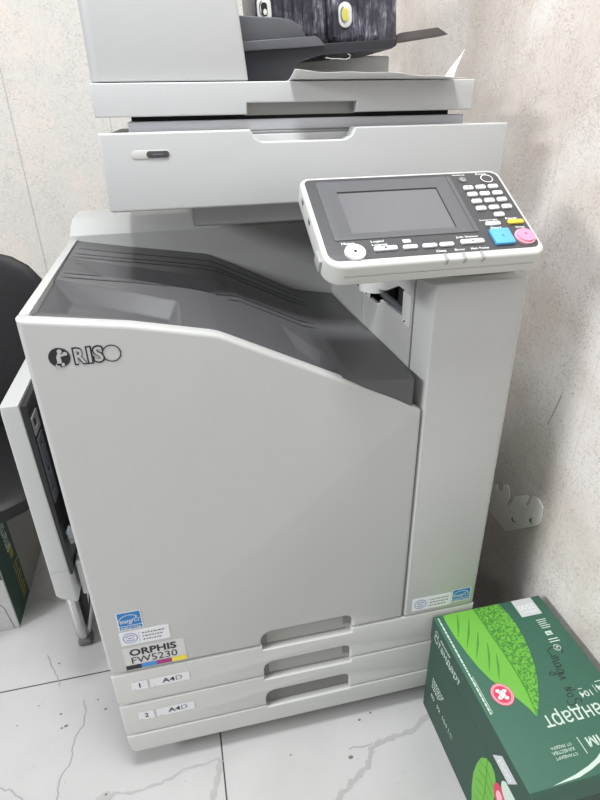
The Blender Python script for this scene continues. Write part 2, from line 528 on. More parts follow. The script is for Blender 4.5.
# front door with sloped top
out = [(x, z) for x, z in PROF if x <= .54] + [(.585, .795), (CX - .0015, .7915)]
n1 = [(.479, Z1 + .0015), (.479, .316), (.476, .325), (.470, .3315), (.462, .334), (.309, .333), (.300, .3295), (.294, .322), (.2905, .312), (.2905, Z1 + .0015)]
door = out[:] + [(CX - .0015, Z1 + .0015)] + n1 + [(.016, Z1 + .0015), (.008, Z1 + .004), (.003, Z1 + .009), (.0, Z1 + .018)]
mb = MB()
mb.extr(FRONT, [door[::-1]], -.026, 0, 'white', .007, 4)
fdoor = mb.build('front_door', printer)

# logo on the door
mb = MB()
mb.ell(FRONT, .0440, .9512, .0142, .0142, 'ink_black', .0006)
mb.ell(FRONT, .0455, .9600, .0032, .0032, 'white', .0010)
mb.ell(FRONT, .0520, .9560, .0030, .0028, 'white', .0010)
mb.line(FRONT, [(.0415, .9395), (.0430, .9455), (.0428, .9520), (.0445, .9575)], [.0062, .0058, .0056, .0034], 'white', .0010)
mb.line(FRONT, [(.0435, .9545), (.0480, .9540), (.0520, .9565)], .0034, 'white', .0010)
mb.ell(FRONT, .0405, .9402, .0036, .0026, 'white', .0010)
mb.ell(FRONT, .0462, .9408, .0030, .0026, 'white', .0010)
for ch, a0, a1 in (('R', .0625, .0785), ('I', .0800, .0862), ('S', .0880, .1020)):
    mb.text(FRONT, ch, a0 - .001, .9375, a1 + .001, .9640, 'ink_black', .0006, .055)
    mb.text(FRONT, ch, a0 + .0012, .9398, a1 - .0012, .9617, 'white', .0010, .022)
mb.ring(FRONT, .1125, .9500, .0130, .0128, .0017, 'ink_black', .0008)
mb.build('logo', fdoor, smooth=False, label='dark outlined brand lettering with round emblem')

def star_sticker(x0, z0, x1, z1, parent):
    mb = MB(); P = FRONT
    mb.rect(P, x0, z0, x1, z1, 'sticker', .0004)
    w, h = x1 - x0, z1 - z0
    mb.rect(P, x0 + .002, z0 + .26 * h, x1 - .002, z1 - .002, 'sticker_blue', .0007)
    mb.rect(P, x0 + .002, z0 + .002, x1 - .002, z0 + .22 * h, 'sticker_blue', .0007)
    mb.text(P, 'ENERGY STAR', x0 + .004, z0 + .065 * h, x1 - .004, z0 + .175 * h, 'ink_white', .0010, .02)
    mb.text(P, 'energy', x0 + .10 * w, z0 + .32 * h, x0 + .66 * w, z0 + .56 * h, 'ink_white', .0010, .01, .35)
    cx, cz, r = x0 + .78 * w, z0 + .55 * h, .16 * w
    st = []
    for i in range(10):
        t = pi / 2 + i * pi / 5; q = r if i % 2 == 0 else r * .42
        st.append((cx + q * cos(t), cz + q * sin(t)))
    mb.line(P, st + [st[0]], .0012, 'ink_white', .0010)
    mb.ring(P, x0 + .5 * w, z0 + .42 * h, .47 * w, .42 * h, .0012, 'ink_white', .0010, 30, .25 * pi, .92 * pi)
    return mb.build('energy_sticker', parent, smooth=False, label='blue energy rating sticker')

def eco_sticker(x0, z0, x1, z1, parent):
    mb = MB(); P = FRONT
    mb.extr(P, [rrect(x0, z0, x1, z1, .003)], .0001, .0004, 'sticker')
    w, h = x1 - x0, z1 - z0
    cx, cz = x0 + .205 * w, z0 + .5 * h
    mb.ring(P, cx, cz, .013, .0128, .0013, 'ink_blue', .0007)
    mb.ring(P, cx, cz, .0085, .0075, .0016, 'ink_blue', .0007, 20, .1 * pi, .9 * pi)
    mb.ring(P, cx, cz, .0085, .0075, .0016, 'ink_blue', .0007, 20, 1.15 * pi, 1.85 * pi)
    mb.rect(P, cx - .004, cz - .001, cx + .004, cz + .001, 'ink_blue', .0007)
    mb.rect(P, x0 + .385 * w, z0 + .14 * h, x0 + .39 * w, z1 - .14 * h, 'ink_grey', .0007)
    for k in range(3):
        z = z1 - (.27 + .24 * k) * h
        x = x0 + .45 * w
        while x < x0 + (.92 - .05 * k) * w:
            d = random.uniform(.002, .006)
            mb.rect(P, x, z - .0014, min(x + d, x0 + .92 * w), z + .0014, 'ink_grey', .0007); x += d + .0018
    return mb.build('eco_sticker', parent, smooth=False, label='white sticker with blue oval mark')

star_sticker(.0345, .4135, .0780, .4590, fdoor)
eco_sticker(.0325, .3745, .1215, .4095, fdoor)
mb = MB()
mb.rect(FRONT, .0315, .3085, .1445, .3675, 'sticker_grey', .0003)
mb.text(FRONT, 'ORPHIS', .0430, .3440, .1285, .3620, 'ink_black', .0007, .028)
mb.text(FRONT, 'FW5230', .0440, .3235, .1280, .3405, 'ink_black', .0007, -.002)
for k, c in enumerate(('c_k', 'c_c', 'c_m', 'c_y')):
    mb.rect(FRONT, .0315 + .02825 * k, .3085, .0315 + .02825 * (k + 1), .3200, c, .0008)
mb.build('model_plate', fdoor, smooth=False, label='model name plate with black, cyan, magenta and yellow bar')

# side column
mb = MB()
pc = [(.5930, 0), (.745, 0), (.752, .006), (.752, .0475), (.5802, .0475)]
bm = bmesh.new()
bz = [Z1 + .0015, 1.0085]
vb = [bm.verts.new((x, y, bz[0])) for x, y in pc]; vt = [bm.verts.new((x, y, bz[1])) for x, y in pc]
bm.faces.new(vb[::-1]); bm.faces.new(vt)
for i in range(len(pc)):
    j = (i + 1) % len(pc); bm.faces.new((vb[i], vb[j], vt[j], vt[i]))
bmesh.ops.recalc_face_normals(bm, faces=bm.faces)
bmesh.ops.bevel(bm, geom=[e for e in bm.edges], offset=.0035, segments=3, profile=.5, affect='EDGES', clamp_overlap=True)
mb.bm(bm, 'white')
mb.box(.625, .752, .0475, .13, Z1, 1.006, 'white')
mb.box(.640, .742, .030, .045, 1.0085, 1.0125, 'rim', .001)
mb.box(.612, .640, .034, .060, 1.0080, 1.0095, 'gap')
column = mb.build('side_column', printer)
star_sticker(.6955, .3145, .7390, .3510, column)
eco_sticker(.6075, .3105, .6950, .3455, column)

# paper drawers
def drawer(zb, zt, nb, nt, num):
    """front board with a notch in its top edge (its own grip) and one in its bottom edge (over the next grip)"""
    zt_, zb_ = zt - .0024, zb + .0020
    o = [(.0, zb_ + .012), (.002, zb_ + .006), (.006, zb_ + .002), (.012, zb_), (.2915, zb_)]
    o += [(.2915, nb - .020), (.2945, nb - .011), (.300, nb - .004), (.309, nb - .001), (.461, nb), (.470, nb - .003), (.475, nb - .010), (.4775, nb - .020), (.4775, zb_)]
    o += [(.752, zb_), (.752, zt_), (.4785, zt_), (.4785, nt), (.291, nt), (.291, zt_), (.0, zt_)]
    mb = MB()
    mb.extr(FRONT, [o], -.024, -.0005, 'drawer', .003, 3)
    mb.box(.02, .735, .026, .5, zb + .012, zt - .022, 'gap')
    d = mb.build('paper_drawer', printer)
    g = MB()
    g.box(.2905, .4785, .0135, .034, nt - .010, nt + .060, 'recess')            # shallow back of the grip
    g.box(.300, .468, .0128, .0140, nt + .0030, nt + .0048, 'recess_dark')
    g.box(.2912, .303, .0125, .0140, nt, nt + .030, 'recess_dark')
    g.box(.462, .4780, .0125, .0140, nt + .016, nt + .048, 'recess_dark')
    g.build('handle', d)
    zc = (zb + zt) / 2
    for (a, b, body, f) in ((.0325, .0630, num, (.46, .54) if num == '1' else (.38, .62)), (.0675, .1435, 'A4', (.30, .62))):
        s = MB()
        z0 = zt - .0520 + .0; z1 = z0 + .0245
        s.rect(FRONT, a, z0, b, z1, 'sticker', .0002)
        w = b - a
        s.text(FRONT, body, a + f[0] * w, z0 + .0065, a + f[1] * w, z1 - .0055, 'ink_black', .0006, .012)
        if body == 'A4':
            x0, x1 = a + .66 * w, a + .79 * w
            s.line(FRONT, [(x0, z0 + .0075), (x0, z1 - .006), (x1 - .003, z1 - .006), (x1, z1 - .009), (x1, z0 + .012), (x1 - .003, z0 + .0085)], .0015, 'ink_black', .0006)
            s.line(FRONT, [(x0, z0 + .0075), (x1 - .005, z0 + .0075)], .0013, 'ink_grey', .0006)
        s.rect(FRONT, a + .08 * w, z0 + .002, a + .08 * w + .004, z0 + .003, 'ink_grey', .0006)
        s.build('drawer_label', d, smooth=False, label='white drawer label reading ' + ('A4' if body == 'A4' else num))
    return d
drawer(Z2, Z1, .2475, .2835, '1')
drawer(Z3, Z2, .1570, .1930, '2')
# base plinth with the grip of the lowest drawer cut out of its top
mb = MB()
o = [(.004, Z0 + .006), (.010, Z0), (.746, Z0), (.752, Z0 + .006), (.752, Z3 - .0018), (.478, Z3 - .0018), (.478, .1060), (.292, .1035), (.292, Z3 - .0018), (.0, Z3 - .0018), (.0, Z3 - .015)]
mb.extr(FRONT, [o], -.024, 0, 'drawer', .003, 3)
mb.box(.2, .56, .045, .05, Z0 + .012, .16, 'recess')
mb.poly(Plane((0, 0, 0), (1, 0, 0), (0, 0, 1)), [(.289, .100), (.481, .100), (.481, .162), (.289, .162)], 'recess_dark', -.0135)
mb.box(.0, .752, .024, .70, Z0, .10, 'drawer', .003)
mb.build('base_plinth', printer)
for x, y in ((.075, .075), (.675, .075), (.075, .62), (.675, .62)):
    w = MB()
    w.cyl((x - .013, y, .026), (x + .013, y, .026), .026, 'black', n=24)
    w.box(x - .020, x + .020, y - .026, y + .022, .036, .056, 'black', .004)
    w.build('caster', printer, loc=(x, y, 0))

# output tray: one moulded surface with ridges and shallow wells
TP = [(.012, 1.0025), (.143, .9825), (.25, .9595), (.262, .9560), (.276, .9495), (.44, .8665), (.455, .8655), (.47, .862), (.60, .850)]
TPB = [(.012, 1.006), (.12, .987), (.21, .973), (.285, .960), (.30, .954), (.47, .868), (.485, .862), (.51, .856), (.60, .840)]
def quad_in(x, y, q, f):
    """signed inset of a point in a convex quad, turned into 0..1 over a ramp of width f"""
    d = 1e9
    for i in range(4):
        a, b = q[i], q[(i + 1) % 4]
        ex, ey = b[0] - a[0], b[1] - a[1]; L = math.hypot(ex, ey)
        d = min(d, (ex * (y - a[1]) - ey * (x - a[0])) / L)
    return max(0.0, min(1.0, d / f))
def well(x, y, q, ramps, depth):
    """a well bounded by four straight edges (counter-clockwise), each with its own ramp width"""
    d = 1.0
    for i in range(4):
        a, b = q[i], q[(i + 1) % 4]
        ex, ey = b[0] - a[0], b[1] - a[1]; L = math.hypot(ex, ey)
        d = min(d, ((ex * (y - a[1]) - ey * (x - a[0])) / L) / ramps[i])
    return depth * max(0.0, d)
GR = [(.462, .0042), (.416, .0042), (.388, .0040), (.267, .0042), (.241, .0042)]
def tray_z(x, y):
    t = sm(.02, .50, y)
    z = interp(TP, x) * (1 - t) + interp(TPB, x) * t
    k = sm(.022, .030, x) * (1 - sm(.46, .49, x))
    for yc, w in GR:
        d = (y - yc) / w
        if abs(d) < 2.5: z -= .0075 * max(0, min(1, 1.6 - 1.6 * abs(d))) * k
    for m in range(9):                                    # fine ribs between the bends
        yc = .185 + .009 * m
        if abs(y - yc) < .003: z -= .0007 * (1 - abs(y - yc) / .003) * sm(.24, .27, x) * (1 - sm(.43, .46, x))
    z -= well(x, y, [(.009, .045), (.211, .035), (.209, .158), (.010, .225)], (.075, .016, .040, .034), .024)
    z -= well(x, y, [(.014, .285), (.320, .215), (.320, .310), (.016, .375)], (.040, .05, .034, .060), .015)
    z -= well(x, y, [(.352, .050), (.447, .025), (.446, .12), (.385, .205)], (.050, .012, .028, .030), .015)
    return z
NX = 210
X0, X1, Y0, Y1 = .0155, .5785, .0115, .530
ys = set(Y0 + (Y1 - Y0) * j / 170 for j in range(171))
for yc, w in GR:
    ys = set(y for y in ys if abs(y - yc) > 2.1 * w)
    ys |= set(yc + w * d for d in (-1.95, -1.4, -.9, -.4, 0, .4, .9, 1.4, 1.95))
ys = sorted(ys)
NY = len(ys) - 1
vs, fs = [], []
for j in range(NY + 1):
    y = ys[j]
    for i in range(NX + 1):
        x = X0 + (X1 - X0) * i / NX
        x2 = x - .009 * sm(.45, .5785, x) * (1 - sm(.0, .05, y))
        yy = y
        if y < .04: yy = y - sm(.43, .50, x) * (.04 - y) / .0285 * .0095
        vs.append((x2, yy, tray_z(x, y)))
W = NX + 1
for j in range(NY):
    for i in range(NX):
        fs.append([j * W + i, j * W + i + 1, (j + 1) * W + i + 1, (j + 1) * W + i])
base = len(vs)
for i in range(NX + 1):                                   # front lip down to the door
    x, y, z = vs[i]
    vs.append((x, y + .0005, interp(PROF, x) - .001 if x > .43 else z - .02))
for i in range(NX): fs.append([base + i, base + i + 1, i + 1, i])
base = len(vs)
for j in range(NY + 1):
    x, y, z = vs[j * W + NX]; vs.append((x, y, z - .045))
for j in range(NY): fs.append([j * W + NX, base + j, base + j + 1, (j + 1) * W + NX])
base = len(vs)
for j in range(NY + 1):
    x, y, z = vs[j * W]; vs.append((x, y, z - .04))
for j in range(NY): fs.append([base + j, j * W, (j + 1) * W, base + j + 1])
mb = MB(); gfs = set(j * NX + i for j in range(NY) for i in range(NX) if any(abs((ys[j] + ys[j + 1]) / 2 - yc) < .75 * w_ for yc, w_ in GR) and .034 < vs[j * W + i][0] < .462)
mb = MB(); mb.add(vs, [f for k, f in enumerate(fs) if k not in gfs], 'tray'); mb.add(vs, [f for k, f in enumerate(fs) if k in gfs], 'black')  # groove faces blackened: the shade inside the grooves is put into the colour
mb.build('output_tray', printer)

# riser behind the tray
mb = MB()
pz = [(-.531, .80), (-.531, 1.016), (-.534, 1.0195), (-.602, 1.0395), (-.608, 1.0405), (-.72, 1.0405), (-.72, .80)]
mb.extr(LEFT(0), [pz], -.752, .0, 'white', .002)
mb.build('rear_riser', printer)

# exit side wall at the right end of the tray
mb = MB()
WX = .5800
hole = [(.352, .917), (.295, .914), (.251, .914), (.201, .915), (.198, .926), (.088, .930), (.088, .976), (.114, .976), (.170, .952), (.202, .945), (.270, .940), (.352, .934)]
wall = [(.048, .80), (.531, .80), (.531, 1.02), (.048, 1.02)]
hole = [(-y, z) for y, z in hole]; wall = [(-y, z) for y, z in wall]
mb.extr(LEFT(WX), [wall, hole], -.006, 0, 'grey_plastic', 0)
mb.rect(LEFT(WX), -.3065, .80, -.3030, .912, 'rim', .0008)
mb.rect(LEFT(WX), -.0485, .80, -.0470, 1.0, 'ink_grey', .0008)
ex = mb.build('exit_wall', printer)
mb = MB()
mb.box(.645, .654, .135, .53, .79, 1.003, 'gap')
mb.box(.590, .655, .135, .53, .84, .860, 'gap')
mb.box(.590, .655, .10, .136, .90, 1.0, 'gap')
mb.build('exit_slot', ex, label='black paper exit opening')
mb = MB()
mb.cyl((.592, .09, .931), (.592, .26, .932), .0065, 'adf_grey', n=16)
mb.build('exit_roller', ex)
mb = MB()
mb.extr(LEFT(WX), [rrect(-.294, .9115, -.252, .9335, .002), rrect(-.281, .915, -.270, .928, .001)], 0, .0018, 'rim', .0005)
mb.build('latch_plate', ex)
mb = MB()
mb.extr(LEFT(WX), [rrect(-.0885, .9205, -.0560, .975, .002)], 0, .0018, 'rim', .0005)
mb.ell(LEFT(WX), -.0745, .9265, .0055, .0032, 'steel', .0022, 14)
mb.ell(LEFT(WX), -.0745, .9265, .0030, .0018, 'ink_black', .0026, 10)
mb.line(LEFT(WX), [(-.080, .9235), (-.076, .9250)], .0014, 'ink_black', .0026)
mb.build('latch_plate', ex)
mb = MB()
mb.cyl((.585, .240, .935), (.585, .240, 1.03), .032, 'rim', n=32)
mb.box(.575, .640, .16, .30, .985, 1.025, 'rim', .008)
mb.build('panel_arm', printer)

# scanner stand over the tray
mb = MB()
st = [(.121, 1.106), (.126, 1.1035), (.804, 1.1035), (.809, 1.108), (.809, 1.2185), (.531, 1.2185), (.524, 1.206), (.512, 1.2005), (.374, 1.2005), (.362, 1.206), (.355, 1.2185), (.121, 1.2185)]
mb.extr(FRONT, [st], -.255, -.22, 'white2', .003, 3)
mb.box(.121, .809, .2555, .72, 1.1035, 1.212, 'white2', .003)
mb.box(.128, .72, .2557, .715, 1.2115, 1.2155, 'stand_top', .001)  # top surface under the scanner, painted as lying in shadow
mb.box(.72, .803, .2557, .715, 1.2115, 1.2165, 'rim', .001)
stand = mb.build('scanner_stand', printer)
mb = MB()
mb.box(.253, .740, .300, .70, 1.060, 1.104, 'white2', .006)
mb.box(.30, .740, .54, .70, 1.0395, 1.062, 'white2', .002)
mb.build('stand_neck', stand)
mb = MB()
P2 = Plane((0, .22, 0), (1, 0, 0), (0, 0, 1))
mb.extr(P2, [rrect(.1665, 1.1815, .2255, 1.1935, .006)], -.001, .0008, 'rim', .0004)
mb.extr(P2, [rrect(.1895, 1.1825, .2245, 1.1925, .005)], 0, .0016, 'face', .0005)
mb.rect(P2, .199, 1.1868, .215, 1.1884, 'ink_grey', .002)
mb.build('power_switch', stand, label='dark pill-shaped switch in a pale recess')

# ---- control panel (own tilted frame)
TILT = .522
cp = bpy.data.objects.new('control_panel', None)
def in_panel(mb, name, smooth=True, par=None, loc=(0, 0, 0), **kw):
    me_o = mb.build(name, None, loc=loc, smooth=smooth, **kw)
    if par is not None:
        me_o.parent = par
    return me_o
hb = MB()
outer = rrect(-.1662, -.1015, .1668, .0955, [.028, .020, .018, .015], 8)
hb.extr(UVN, [outer], -.034, .002, 'rim', .005, 4)
hb.extr(UVN, [rrect(-.1600, -.0885, .1600, .0885, [.016, .012, .014, .010], 6)], -.001, .0024, 'face', .0003)
for u in (.0075, .0352, .0634):
    hb.box(u - .0022, u + .0022, -.1030, -.0885, -.006, .0034, 'recess', .0012)
hb.line(Plane((0, -.1017, 0), (1, 0, 0), (0, 0, 1)), [(-.14, -.016), (.15, -.016)], .0007, 'recess', .0004)
for v in (.055, .010): hb.box(-.1675, -.1650, v - .004, v + .004, -.014, -.006, 'ink_grey', .0006)
hb.box(-.1705, -.1650, -.075, -.050, -.030, -.010, 'recess', .002)
cp = in_panel(hb, 'control_panel')
cp.parent = printer
cp.location = Vector((.578, .048, 1.1034)) - printer.location
cp.rotation_euler = (TILT, 0, 0)
HN = .0024
mb = MB()
mb.extr(UVN, [rrect(-.1435, -.0495, .0770, .0805, .003), rrect(-.1160, -.0370, .0455, .0555, .001)], HN - .001, HN + .0012, 'bezel', .0004)
mb.rect(UVN, .0690, -.049, .0705, .080, 'face', HN + .0014)
in_panel(mb, 'screen_bezel', par=cp)
mb = MB()
mb.rect(UVN, -.1165, -.0375, .0460, .0560, 'lcd', HN + .0001)
mb.rect(UVN, -.1160, .0530, .0455, .0555, 'gap', HN + .0003)
mb.rect(UVN, .0440, -.0370, .0455, .0555, 'gap', HN + .0003)
in_panel(mb, 'screen', smooth=False, par=cp)

def key(w, h, m, r=.003, hh=.0035):
    b = MB(); b.extr(UVN, [rrect(-w / 2, -h / 2, w / 2, h / 2, r)], 0, hh, m, .0009); return b
proto = None
digits = ['1', '2', '3', '4', '5', '6', '7', '8', '9', 'A', '0', 'B', 'C']
kp = [(.0970, .0518), (.1183, .0523), (.1398, .0528), (.0978, .0360), (.1190, .0362), (.1408, .0366), (.0984, .0193), (.1200, .0198), (.1415, .0205),
      (.0990, .0026), (.1207, .0031), (.1425, .0036), (.1223, -.0135)]
marks = ['1', '2', '3', '4', '5', '6', '7', '8', '9', '*', '0', '#', 'C']
for (u, v), t in zip(kp, marks):
    if proto is None:
        o = proto = in_panel(key(.0165, .0088, 'key'), 'keypad_key', par=cp, loc=(0, 0, 0))
    else:
        o = proto.copy(); COL.objects.link(o); o.parent = cp
    o.location = (u, v - .003, HN)
mb = MB()
for (u, v), t in zip(kp, marks):
    mk = MB(); mk.text(UVN, t, u - .0013, v - .0050, u + .0013, v - .0010, 'ink_grey', HN + .0038); in_panel(mk, 'key_mark', smooth=False, par=cp)
for k, u in enumerate((-.0392, -.0099, .0161)):
    o = in_panel(key(.0220, .0075, 'key'), 'function_key', par=cp); o.location = (u, -.0726, HN)
    mk = MB(); mk.text(UVN, 'F%d' % (k + 1), u - .0030, -.0746, u + .0030, -.0708, 'ink_grey', HN + .0038); in_panel(mk, 'key_mark', smooth=False, par=cp)
o = in_panel(key(.0345, .0085, 'key'), 'login_key', par=cp); o.location = (-.0757, -.0720, HN)
mk = MB(); mk.ell(UVN, -.0757, -.0707, .0012, .0012, 'ink_black', HN + .0038, 10); mk.rect(UVN, -.0775, -.0740, -.0739, -.0718, 'ink_black', HN + .0038); in_panel(mk, 'key_mark', smooth=False, par=cp)
o = in_panel(key(.0365, .0088, 'key'), 'job_status_key', par=cp); o.location = (.0570, -.0702, HN)
mk = MB(); mk.rect(UVN, .0550, -.0717, .0590, -.0687, 'ink_grey', HN + .0038); in_panel(mk, 'key_mark', smooth=False, par=cp)
o = in_panel(key(.0240, .0080, 'key'), 'interrupt_key', par=cp); o.location = (.1040, -.0358, HN)
o = in_panel(key(.0260, .0085, 'yellow_key'), 'reset_key', par=cp, label='yellow reset key'); o.location = (.1418, -.0346, HN)
o = in_panel(key(.0310, .0315, 'blue_key', .002, .005), 'start_key', par=cp, label='square blue start key'); o.location = (.1062, -.0652, HN)
b = MB(); b.cyl((0, 0, 0), (0, 0, .003), .0158, 'badge_pink', .0155, 36); b.cyl((0, 0, .003), (0, 0, .0058), .0138, 'pink_key', .0130, 36)
o = in_panel(b, 'stop_key', par=cp, label='round pink stop key'); o.location = (.1428, -.0675, HN)
b = MB(); b.cyl((0, 0, 0), (0, 0, .0035), .0152, 'key', .0146, 36)
o = in_panel(b, 'home_key', par=cp, label='large round white home key'); o.location = (-.1208, -.0748, HN)
mk = MB(); mk.poly(UVN, [(-.1237, -.0746), (-.1208, -.0713), (-.1179, -.0746)], 'ink_black', HN + .0038); mk.rect(UVN, -.1228, -.0773, -.1188, -.0746, 'ink_black', HN + .0038); in_panel(mk, 'key_mark', smooth=False, par=cp)
b = MB(); b.ring(UVN, 0, 0, .0075, .0070, .0022, 'bezel', .001); b.ell(UVN, 0, 0, .0050, .0048, 'recess', .0012); b.line(UVN, [(-.001, .003), (0, 0), (.003, -.001)], .0011, 'ink_black', .0016)
o = in_panel(b, 'wake_key', par=cp, smooth=False, label='small grey round wake-up key'); o.location = (.0965, .0715, HN)
b = MB(); b.ring(UVN, 0, 0, .0105, .0098, .0016, 'key', .0012); b.ell(UVN, 0, 0, .0088, .0082, 'face', .0010)
o = in_panel(b, 'power_key', par=cp, smooth=False, label='black round power key with white ring'); o.location = (.1380, .0710, HN)
for body, u, v, w, h in (('Home', -.1264, -.0560, .0190, .0050), ('Login/', -.0830, -.0560, .0200, .0052), ('Logout', -.0815, -.0628, .0230, .0052),
                         ('Job Status', .0530, -.0590, .0350, .0050), ('Data', .0044, -.0835, .0150, .0046), ('Error', .0330, -.0835, .0160, .0042),
                         ('Main Power', .0645, -.0835, .0290, .0044), ('Wake-Up', .0930, .0828, .0220, .0040), ('Power', .1330, .0836, .0190, .0042),
                         ('Interrupt', .1010, -.0262, .0290, .0044), ('Reset', .1390, -.0250, .0190, .0044), ('Start', .1065, -.0432, .0180, .0046), ('Stop', .1450, -.0458, .0150, .0046)):
    cap = MB(); cap.text(UVN, body, u - w / 2, v - h / 2, u + w / 2, v + h / 2, 'ink_white', HN + .0006, .03)
    in_panel(cap, 'caption', smooth=False, par=cp)
for kind, q in (('caption', (-.0460, -.0620, -.0340, -.0555, 'ink_white', HN + .0006)), ('key_mark', (.1046, -.0672, .1082, -.0640, 'ink_blue', HN + .0054)),
                ('key_mark', (.1412, -.0668, .1444, -.0642, 'badge_red', HN + .0061)), ('key_mark', (.1025, -.0367, .1050, -.0352, 'ink_grey', HN + .0038))):
    mk = MB(); mk.rect(UVN, *q); in_panel(mk, kind, smooth=False, par=cp)

# ---- side paper feed tray, standing a hand's width off the left side
mb = MB()
PFc = [(-.1215, .332), (-.113, .321), (-.084, .306), (-.0800, .308), (-.0880, .792), (-.1190, .792), (-.1205, .775)]
mb.extr(FRONT, [PFc], -.56, -.20, 'white', .004, 3)
mb.rect(Plane((0, .2, 0), (1, 0, 0), (0, 0, 1)), -.118, .3985, -.082, .3995, 'recess', .0005)
feed = mb.build('feed_tray', printer, label='white side paper feed tray folded up beside the cabinet')
mb = MB()
mb.box(-.0865, -.0760, .202, .552, .385, .788, 'black', .001)
PI = RIGHT(-.0758)
mb.build('feed_liner', feed, label='black inner face of the feed tray')
mb = MB()
mb.extr(PI, [rrect(.205, .722, .250, .760, .003), rrect(.214, .735, .232, .752, .001)], 0, .002, 'recess_dark', .0005)
mb.extr(PI, [rrect(.208, .565, .248, .715, .004), rrect(.222, .690, .230, .700, .001), rrect(.222, .630, .236, .640, .002), rrect(.215, .590, .226, .600, .001)], 0, .002, 'adf_grey', .0005)
mb.ell(PI, .222, .775, .005, .006, 'gap', .0005, 14)
mb.build('feed_guide', feed, label='grey paper guides on the black liner')
mb = MB()
mb.box(-.076, .0, .30, .54, .36, .74, 'gap', .003)
mb.build('feed_housing', feed)
mb = MB()
bm = bmesh.new(); bmesh.ops.create_icosphere(bm, subdivisions=3, radius=.014)
for v in bm.verts: v.co *= 1 + random.uniform(-.18, .18)
mb.bm(bm, 'clear', Matrix.Translation((-.066, .225, .470)) @ Matrix.Diagonal((.6, .7, 1.5, 1)))
mb.build('clear_film_scrap', feed, label='crumpled clear film stuck in the feed gap')
mb = MB()
mb.box(-.074, -.020, .225, .45, .300, .395, 'white2', .004)
mb.rect(Plane((0, .225, 0), (1, 0, 0), (0, 0, 1)), -.058, .345, -.036, .385, 'amber', .0006)
mb.build('feed_bracket', feed)

# ------------------------------------------------------------------ scanner
sc = thing('document_scanner', 'white flatbed scanner with tall document feeder, on the stand above the printer', 'scanner', (0.436, .48, 1.216))
mb = MB()
pl = [(.119, 1.240), (.356, 1.240), (.356, 1.2565), (.5415, 1.2565), (.5415, 1.240), (.753, 1.240), (.753, 1.2865), (.119, 1.2865)]
mb.extr(FRONT, [pl], -.272, -.25, 'white2', .0022, 3)
mb.box(.119, .753, .272, .70, 1.240, 1.2865, 'white2', .003)
mb.rect(FRONT, .354, 1.2385, .5435, 1.258, 'recess', -.2715)
mb.build('scanner_lid', sc)
mb = MB()
mb.box(.166, .745, .262, .69, 1.2158, 1.2330, 'base_grey', .002)
mb.box(.172, .72, .275, .68, 1.2330, 1.2405, 'gap')
mb.cyl((.685, .29, 1.2365), (.685, .29, 1.2405), .008, 'black', n=14)
mb.build('scanner_base', sc)
mb = MB()
mb.extr(TOP(0), [rrect(.1195, .262, .3625, .66, [.018, .006, .006, .010])], 1.2885, 1.62, 'white2', .002)
mb.v = [Vector((v.x - (max(0, v.z - 1.2885) * .10 if v.x > .3 else 0), v.y, v.z)) for v in mb.v]
mb.box(.13, .36, .28, .65, 1.2865, 1.290, 'gap')
mb.build('feeder_cover', sc)
mb = MB()
# dark feeder throat and paper tray: outlines drawn across, run back in depth
mb.extr(FRONT, [[(.350, 1.2870), (.440, 1.2870), (.462, 1.317), (.500, 1.328), (.627, 1.337), (.636, 1.342), (.637, 1.352), (.350, 1.336)]], -.60, -.325, 'adf_dark', .002)
mb.build('feeder_tray', sc, label='dark grey document feeder tray')
mb = MB()
mb.extr(FRONT, [[(.350, 1.332), (.505, 1.341), (.496, 1.350), (.488, 1.3545), (.350, 1.3455)]], -.335, -.318, 'adf_grey', .0015)
mb.build('tray_edge', sc)
mb = MB()
mb.extr(FRONT, [[(.350, 1.342), (.478, 1.354), (.466, 1.371), (.452, 1.379), (.435, 1.382), (.350, 1.385)]], -.352, -.338, 'adf_grey', .002)
mb.build('paper_guide', sc)
mb = MB()
mb.extr(FRONT, [[(.640, 1.3480), (.674, 1.3640), (.698, 1.3755), (.773, 1.3845), (.796, 1.3730), (.690, 1.3590)]], -.50, -.46, 'ext', .001)
mb.build('tray_extension', sc, label='flat dark grey tray extension flap')
mb = MB()
mb.box(.47, .690, .50, .64, 1.2865, 1.3400, 'white', .004)
mb.build('feeder_hump', sc)

# ------------------------------------------------------------------ wrapped packs on the feeder tray
def pack(x0, x1, seal, label, rib):
    zb = 1.3385 + ((x0 + x1) / 2 - .366) * .059
    t = thing('wrapped_pack', label, 'ink pack', ((x0 + x1) / 2, .50, zb), 'film-wrapped packs on the feeder tray')
    mb = MB()
    mb.box(x0, x1, .415, .585, zb, 1.56, 'film', .014, 4)
    mb.build('wrapped_body', t, label='black body in crinkled clear film')
    s = MB(); P = Plane((0, .415, 0), (1, 0, 0), (0, 0, 1))
    a, z = seal
    s.extr(P, [rrect(a - .0125, z - .0195, a + .0125, z + .0195, .0120, 8)], -.001, .002, 'seal_white', .0005)
    s.extr(P, [rrect(a - .0055, z - .0105, a + .0055, z + .0100, .005, 6)], 0, .0028, 'seal_yellow' if rib else 'gap', .0004)
    s.ring(P, a - .001, z + .001, .0085, .0125, .002, 'ink_grey', .0032, 24, .6 * pi, 1.5 * pi)
    if not rib: s.ell(P, a + .001, z - .004, .0035, .0045, 'seal_white', .0034, 14)
    s.build('round_seal', t, label='white rounded seal with %s centre' % ('yellow' if rib else 'black'))
    r = MB()
    for k in range(5 if not rib else 2):
        x = x0 + .035 + k * ((x1 - x0 - .06) / (4 if not rib else 1.0)) if not rib else (x0 + .008 + k * .05)
        r.box(x - .004, x + .004, .411, .416, 1.365, 1.55, 'film', .0015)
    r.build('rib', t)
    t.rotation_euler = (0, -.059, 0)
    return t
pack(.408, .538, (.4225, 1.4065), 'black pack in clear film behind the paper guide, black-centred seal', False)
